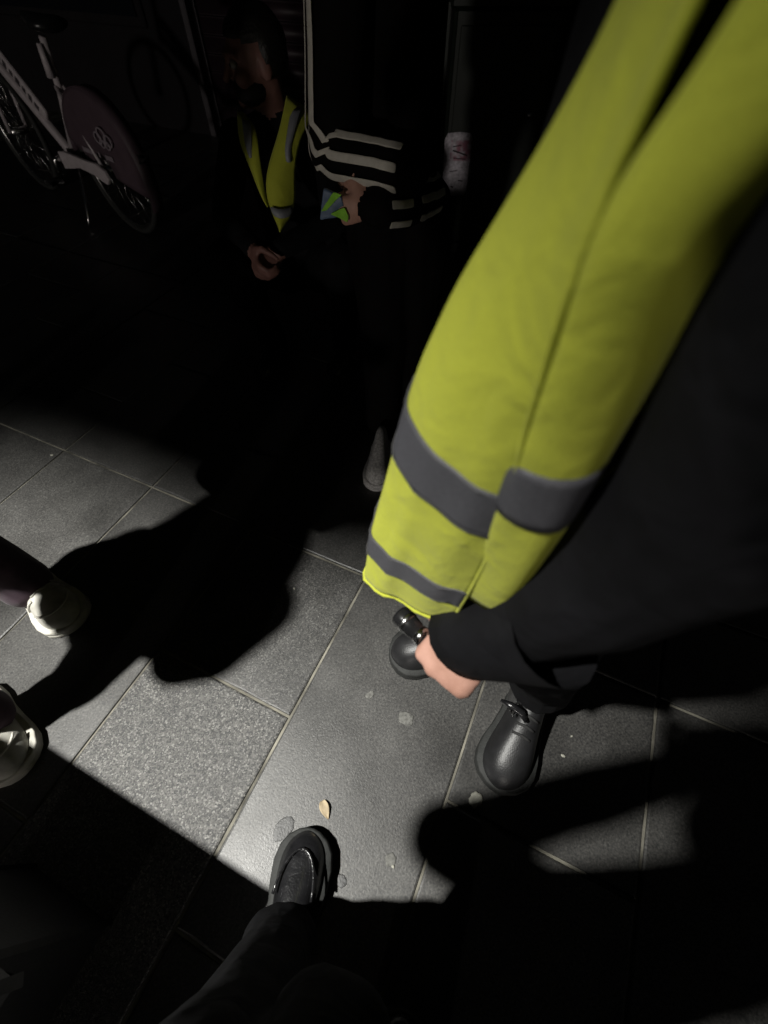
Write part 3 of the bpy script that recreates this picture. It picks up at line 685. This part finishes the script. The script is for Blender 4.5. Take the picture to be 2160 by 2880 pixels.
for x0 in (-.47, -.17):
    e = boot_root('shoe', Dm); footwear('shoe', (x0, 1.78, 0), (x0 - .02, 1.54, 0), e, ln=.24, wd=.095)
vd_ = boot_root('vest', Dm)
def panel(name, edge_a, edge_b, m, parent, ya, bulge=.02, n=7, lift=0.):
    """vest panel between two edges given as photo pixels with the distance of each"""
    rws = []
    for (a, b) in zip(edge_a, edge_b):
        p, q = at(a[0], a[1], y=a[2] * kD - lift), at(b[0], b[1], y=b[2] * kD - lift); rw = []
        for j in range(n):
            f = j / (n - 1); c = p + (q - p) * f
            c.y -= bulge * math.sin(math.pi * f) + .006 * noise.noise(c * 22); rw.append(c)
        rws.append(rw)
    return sheet(rws, name, m, parent, .0018, 1)
panel('front_panel', [(806, 262, 1.90), (800, 300, 1.84), (785, 370, 1.79), (765, 430, 1.75), (748, 490, 1.71), (748, 545, 1.69), (757, 578, 1.68), (770, 612, 1.67), (786, 645, 1.66)],
      [(850, 292, 1.90), (886, 330, 1.88), (848, 372, 1.80), (836, 430, 1.77), (828, 480, 1.75), (832, 545, 1.73), (828, 578, 1.72), (818, 612, 1.70), (792, 646, 1.66)], M['hivis'], vd_, 0)
panel('front_panel', [(668, 308, 1.88), (667, 350, 1.84), (674, 405, 1.80), (692, 445, 1.77), (712, 490, 1.73), (722, 525, 1.71), (740, 560, 1.70), (752, 575, 1.69)],
      [(680, 312, 1.86), (720, 352, 1.80), (726, 405, 1.76), (730, 445, 1.74), (738, 490, 1.71), (743, 525, 1.70), (750, 560, 1.69), (757, 577, 1.685)], M['hivis'], vd_, 0)
panel('reflective_band', [(822, 298, 1.885), (815, 330, 1.835), (806, 385, 1.79), (800, 420, 1.765), (803, 452, 1.755)], [(852, 300, 1.895), (842, 322, 1.84), (826, 385, 1.79), (816, 420, 1.77), (822, 455, 1.76)], M['tape_lit'], vd_, 0, .012, 5, .016)
panel('reflective_band', [(678, 330, 1.85), (681, 370, 1.82), (688, 410, 1.79), (700, 440, 1.765)], [(705, 338, 1.82), (707, 370, 1.79), (708, 410, 1.77), (711, 442, 1.755)], M['tape_lit'], vd_, 0, .012, 5, .014)
panel('reflective_band', [(757, 579, 1.68), (768, 606, 1.67)], [(827, 580, 1.72), (819, 606, 1.70)], M['tape_lit'], vd_, 0, .02, 7, .014)

# ---------------------------------------------------------------- person in the three-striped tracksuit, arms crossed
Ep = empty('person', (.06, 1.24, 0), 'standing person in black three-striped track top with crossed forearms', 'person')
mb = MB()
torso(mb, [((.04, 1.30, .66), .11, .08), ((.03, 1.33, .76), .13, .09), ((.02, 1.37, .92), .125, .085), ((.015, 1.385, 1.06), .13, .08), ((.01, 1.39, 1.18), .14, .075), ((.01, 1.39, 1.25), .10, .065), ((.01, 1.38, 1.29), .06, .055)], V((.75, .6, 0)), 1)
mb.cap((.01, 1.38, 1.28), .05, (.0, 1.36, 1.35), .048, 0)
PE = head(mb, (-.01, 1.34, 1.43), (-.5, -1, -.3), t=0)
sh1, el1 = V((-.072, 1.285, 1.19)), at(938, 432, y=1.19)
cf1 = at(1150, 480, y=1.10)
mb.chain([sh1, el1, cf1], [.056, .052, .043], 1)
hand(mb, cf1 + (cf1 - el1).normalized() * .005, (.2, 1, -.5), (-.5, .3, 0), False, curl=(25, 30, 15), t=0, s=.75)
sh2, el2 = V((.03, 1.43, 1.19)), at(1170, 556, y=1.175)
mid2 = at(1130, 578, y=1.115); cf2 = at(1062, 585, y=1.085)
mb.chain([sh2, el2, mid2, cf2], [.056, .050, .046, .040], 1)
hand(mb, cf2 + V((-.012, .004, 0)), (-1, .0, -.12), (.0, 1, .0), True, curl=(78, 95, 60), t=0, s=.78, thumb_curl=.6)
mb.chain([(-.01, 1.29, .72), (.0, 1.26, .42), (-.005, 1.25, .12), (-.005, 1.25, .07)], [.095, .072, .058, .062], 2)
mb.chain([(.08, 1.31, .72), (.09, 1.30, .42), (.09, 1.33, .12), (.09, 1.33, .07)], [.095, .072, .058, .062], 2)
fuse(mb, 'body', [M['skin'], M['trackie'], M['trackie']], Ep, .0065, 4, {1: (.003, 12), 2: (.007, 8)})
head_bits(*PE, 1.0, Ep, .2)
def arm_stations(pts, rads, nrms, n=14):
    out = []
    for i in range(len(pts) - 1):
        for k in range(n if i < len(pts) - 2 else n + 1):
            f = k / n; out.append((pts[i].lerp(pts[i + 1], f), rads[i] + (rads[i + 1] - rads[i]) * f, V(nrms[i]).lerp(V(nrms[i + 1]), f)))
    return out
el1a, el1b = el1.lerp(sh1, .14), el1.lerp(cf1, .12)
st1 = arm_stations([sh1 + V((0, 0, .02)), el1a, el1.lerp((el1a + el1b) / 2, .5), el1b, cf1.lerp(el1, .03)], [.058, .056, .055, .055, .046], [(-1, .12, 0), (-1, -.12, 0), (-.95, -.7, .12), (-.25, -1, .28), (.05, -1, .28)])
for q in (-1, 0, 1): ribbon(st1, q * .0365, .0148, 'stripe', M['stripe'], Ep)
st2 = arm_stations([el2.lerp(mid2, -.6), mid2], [.050, .049], [(.1, -1, .2), (0, -1, .25)])
for q in (-1, 0, 1): ribbon(st2, q * .033, .0138, 'stripe', M['stripe'], Ep)
st3 = arm_stations([mid2.lerp(cf2, .04), cf2.lerp(mid2, .14)], [.049, .044], [(0, -1, .05), (0, -1, .05)])
for q in (-.5, .5): ribbon(st3, q * .036, .0142, 'stripe', M['stripe'], Ep)
e1 = boot_root('shoe', Ep); footwear('sneaker', (-.005, 1.185, 0), (-.028, .965, 0), e1, ln=.225, wd=.085)
e2 = boot_root('shoe', Ep); footwear('shoe', (.09, 1.40, 0), (.10, 1.15, 0), e2, ln=.25, wd=.10)
# folded blue and lime packet in that hand
pk = at(935, 580, y=1.075)
pkt = empty('packet', pk, 'crumpled blue packet with lime stripes held under the striped forearm', 'packet')
def quad(pxs, y, name, m, parent, th=.0015):
    n = 6; c = [at(a, b, y=y) for a, b in pxs]; rws = []
    for i in range(n + 1):
        rw = []
        for j in range(n + 1):
            p = c[0].lerp(c[1], j / n).lerp(c[3].lerp(c[2], j / n), i / n); p.y += .006 * noise.noise(p * 60); rw.append(p)
        rws.append(rw)
    return sheet(rws, name, m, parent, th, 1)
quad([(910, 528), (962, 552), (972, 600), (900, 618)], 1.085, 'film', M['blue'], pkt, .012)
quad([(937, 541), (962, 546), (918, 592), (903, 594)], 1.073, 'lime_stripe', M['hivis2'], pkt)
quad([(969, 584), (980, 608), (978, 624), (928, 601)], 1.071, 'lime_stripe', M['hivis2'], pkt)

# ---------------------------------------------------------------- hire bicycle, rear wheel towards the crouching man
H_ = V((-.78, .62, 0)).normalized(); hub = V((-1.47, 2.97, .315)); hs = V((H_.y, -H_.x, 0))     # hs points to the right-hand side away from camera or towards it
if hs.y > 0: hs = -hs
Z = V((0, 0, 1))
bike = empty('bicycle', (-1.85, 3.27, 0), 'white-framed hire bicycle with purple rear wheel guard parked at upper left', 'bicycle')
bp = lambda f, z, s=0: V((hub.x, hub.y, 0)) + H_ * f + Z * z + hs * s
def wheel(c):
    wr_ = boot_root('wheel', bike)
    def circ(r, n=56): return [c + (H_ * math.cos(a) + Z * math.sin(a)) * r for a in [2 * math.pi * j / n for j in range(n + 1)]]
    MB().tube(circ(.300), .0165, n=10, cap=False).build('tyre', M['rubber'], wr_)
    MB().tube(circ(.279), .0065, n=8, cap=False).build('rim', M['chrome'], wr_)
    MB().tube([c - hs * .05, c + hs * .05], .022).build('hub', M['chrome'], wr_)
    sp = MB()
    for j in range(28):
        a = 2 * math.pi * j / 28; sg = 1 if j % 2 else -1
        sp.tube([c + hs * .03 * sg + (H_ * math.cos(a + .5 * sg) + Z * math.sin(a + .5 * sg)) * .02, c + (H_ * math.cos(a) + Z * math.sin(a)) * .277], .0012, n=5)
    tag(sp.build('spokes', M['chrome'], wr_), kind='stuff')
wheel(hub); wheel(bp(1.08, .315))
fr = boot_root('frame', bike)
bbk, hd0, hd1, st_top = bp(.44, .30), bp(.90, .66), bp(.86, .86), bp(.24, .66)
def beam(a, b, w0, h0, name, m):
    d = (b - a).normalized(); u = hs.cross(d).normalized(); rs = []
    for f in (0, .03, .5, .97, 1):
        k = .7 if f in (0, 1) else 1; c = a.lerp(b, f); rs.append([c + hs * w0 * k * x + u * h0 * k * y for x, y in ((-1, -.6), (-.6, -1), (.6, -1), (1, -.6), (1, .6), (.6, 1), (-.6, 1), (-1, .6))])
    return MB().rings(rs).build(name, m, fr)
beam(bbk, hd0, .022, .026, 'down_tube', M['white'])
pn = beam(bp(.56, .455), bp(.86, .735), .014, .034, 'name_panel', M['white'])
pu = (bp(.86, .735) - bp(.56, .455)).normalized(); pv = hs.cross(pu).normalized()
for k in range(7):
    c = bp(.56, .455) + pu * (.06 + .045 * k) + hs * .0152
    MB().box(c, pu * (.012 if k % 3 else .016), pv * (.018 if k % 2 else .013), hs * .0008).build('letter_mark', M['print_'], pn, smooth=False)
MB().tube([bbk, bp(.26, .60), bp(.20, .80)], .017).build('seat_tube', M['white'], fr)
for s_ in (-.06, .06):
    MB().tube([bbk + hs * s_ * .4, hub + hs * s_], .010).build('chain_stay', M['white'], fr)
    MB().tube([bp(.25, .62, s_ * .3), hub + hs * s_], .009).build('seat_stay', M['white'], fr)
    MB().tube([bp(1.02, .60, s_ * .9), bp(1.08, .315, s_ * .9)], .012).build('fork_blade', M['white'], fr)
MB().tube([hd0 + V((0, 0, -.05)), hd1], .022).build('head_tube', M['white'], fr)
MB().tube([hd1, bp(.82, 1.0), bp(.78, 1.03)], .014).build('stem', M['plastic'], bike)
MB().tube([bp(.70, 1.05, -.30), bp(.77, 1.04, -.12), bp(.80, 1.03, 0), bp(.77, 1.04, .12), bp(.70, 1.05, .30)], .012).build('handlebar', M['plastic'], bike)
sad = MB()
sad.rings([[bp(.17 + f, .85, 0) + hs * w_ * math.cos(a) + Z * .028 * math.sin(a) for a in [2 * math.pi * j / 14 for j in range(14)]] for f, w_ in ((-.13, .03), (-.12, .075), (-.06, .085), (.0, .06), (.08, .028), (.135, .018), (.14, .008))])
sad.build('saddle', M['plastic'], bike)
gd = boot_root('wheel_guard', bike)
for s_ in (-1, 1):
    rs = []; arc = [R(-12 + 176 * j / 26) for j in range(27)]
    for rr in (.08, .15, .22, .28, .318, .332):
        rs.append([hub + (H_ * -math.cos(a) * rr + Z * math.sin(a) * rr) + hs * s_ * (.052 - .02 * (rr / .332) ** 3) for a in arc])
    sheet(rs, 'skirt_panel', M['purple'], gd, .003, 0)
ft = []
for a in [R(-25 + 200 * j / 30) for j in range(31)]: ft.append([hub + (H_ * -math.cos(a) + Z * math.sin(a)) * .334 + hs * q for q in (-.034, 0, .034)])
sheet(ft, 'mudguard', M['purple'], gd, .003, 0)
ec = hub + hs * .058 + H_ * -.115 + Z * .155
for (dx, dz, rr) in ((-.045, .0, .030), (.0, .02, .034), (.045, .0, .030), (-.02, -.02, .02), (.025, -.022, .02)):
    MB().tube([ec + H_ * -(dx + rr * math.cos(a)) + Z * (dz + rr * .8 * math.sin(a)) for a in [2 * math.pi * j / 18 for j in range(19)]], .0045, n=6, cap=False).build('emblem', M['emblem'], gd)
for (x0, wd_) in ((-.12, .085), (.0, .018), (.095, .075)):
    for k in range(max(1, int(wd_ / .016))):
        MB().box(hub + hs * .0585 + H_ * -(x0 + .02 - wd_ / 2 + .018 * k) + Z * .075, H_ * .0065, Z * .011, hs * .001).build('letter_mark', M['emblem'], gd, smooth=False)
cc = MB(); pts = [bp(.44, .335, .062), bp(.36, .345, .063), bp(.25, .345, .064), bp(.12, .345, .065), bp(.03, .35, .065), bp(-.04, .33, .065), bp(-.055, .29, .065), bp(-.02, .262, .065), bp(.02, .268, .065), bp(.1, .285, .064), bp(.24, .29, .063), bp(.36, .265, .062), bp(.44, .25, .062)]
cc.add([p + hs * .0 for p in pts] + [p + hs * .022 for p in pts], [list(range(len(pts)))[::-1], [i + len(pts) for i in range(len(pts))]] + [[i, (i + 1) % len(pts), (i + 1) % len(pts) + len(pts), i + len(pts)] for i in range(len(pts))])
cc = cc.build('chain_case', M['white'], bike, smooth=False)
m = cc.modifiers.new('b', 'BEVEL'); m.width = .006; m.segments = 2
MB().tube([bp(.45, .30, .085), bp(.45, .30, .105), bp(.50, .20, .11)], [.018, .016, .012]).build('crank', M['chrome'], bike)
MB().box(bp(.505, .19, .15), H_ * .04, hs * .04, Z * .01, bev=.004).build('pedal', M['plastic'], bike)
MB().tube([bp(.30, .28, .06), bp(.27, .05, .15), bp(.27, .01, .17)], .009).build('kickstand', M['chrome'], bike)
lt = at(450, 500, y=3.0)
MB().box(bp(-.345, .42), hs * .03, Z * .02, H_ * .012, bev=.004).build('tail_light', M['print_'], bike)
MB().tube([bp(.22, .66, .03), bp(.20, .78, .03)], [.02, .012]).build('seat_clamp', M['white'], bike)

# ---------------------------------------------------------------- litter on the slabs
def blob(name, px, py, rx, ry, h, m, label, cat, seed, group=None, n=14):
    c = at(px, py, z=.0); rn = random.Random(seed); mb = MB(); rs = []
    n = 28; k = [1 + .30 * noise.noise(V((1.6 * math.cos(2 * math.pi * q / n), 1.6 * math.sin(2 * math.pi * q / n), seed * 3.7))) + .12 * noise.noise(V((4 * math.cos(2 * math.pi * q / n), 4 * math.sin(2 * math.pi * q / n), seed))) for q in range(n)]; th = rn.uniform(0, 3)
    for f, z in ((1, 0), (.97, .5), (.8, .85), (.4, 1.0), (.12, 1.0)):
        rs.append([V((c.x, c.y, .001 + h * z)) + Matrix.Rotation(th, 3, 'Z') @ V((rx * f * k[j] * math.cos(2 * math.pi * j / n), ry * f * k[j] * math.sin(2 * math.pi * j / n), 0)) for j in range(n)])
    o = mb.rings(rs).build(name, m, local=(c.x, c.y, 0)); o.location = (c.x, c.y, 0)
    return tag(o, label, cat, group)
blob('chewing_gum', 1336, 2250, .017, .015, .005, M['gum'], 'pale round lump of gum near the toe of the near boot', 'gum', 1)
lf = at(915, 2278, z=0); rn = random.Random(5); mb = MB(); rows = []
ld_ = (at(922, 2300, z=0) - at(908, 2256, z=0)).normalized(); ls_ = V((ld_.y, -ld_.x, 0))
for i in range(8):
    f = i / 7; wd_ = .011 * math.sin(math.pi * (.12 + .86 * f)) ** .8 * (1.15 - .5 * f)
    rows.append([V((lf.x, lf.y, .003)) + ld_ * (.038 * (f - .5)) + ls_ * wd_ * q + V((0, 0, .003 * abs(q) + .004 * math.sin(4 * f) + .001)) for q in (-1, -.5, 0, .5, 1)])
o = sheet(rows, 'leaf', M['leaf'], None, .0008, 1); tag(o, 'small dry cream leaf ahead of the leather shoe', 'leaf')
G = 'trodden gum spots on the slabs'
blob('gum_spot', 1141, 2022, .019, .017, .0012, M['gumgrey'], 'speckled grey gum spot left of the near boot', 'gum spot', 2, G)
blob('gum_spot', 1040, 1955, .012, .009, .0012, M['gumgrey'], 'small grey gum spot between the joint and the bare hand', 'gum spot', 3, G)
blob('gum_spot', 1098, 2418, .012, .010, .0012, M['gumgrey'], 'pale gum spot at the shadow edge right of the leather shoe', 'gum spot', 4, G)
blob('gum_spot', 960, 2478, .014, .010,   .0006, M['stain'], 'dark flat spot beside the leather shoe heel', 'gum spot', 6, G)
blob('gum_spot', 800, 2330, .026, .018,   .0005, M['stain'], 'dark stain-like spot just ahead of the leather shoe', 'gum spot', 7, G)
GP = 'tiny pale crumbs on the slabs'
for i, (px, py, r_, lb2) in enumerate(((1583, 2126, .005, 'tiny pale crumb right of the near boot, nearer the joint'), (1607, 2071, .0035, 'tiny pale crumb right of the near boot, farther up'), (147, 1281, .006, 'pale crumb by the slab joint at upper left'), (1105, 2437, .004, 'tiny pale crumb at the shadow edge'), (828, 1656, .004, 'tiny pale crumb on the slab left of the vest hem'))):
    blob('crumb', px, py, r_, r_ * .7, .003, M['gum'], lb2, 'crumb', 20 + i, GP, 8)
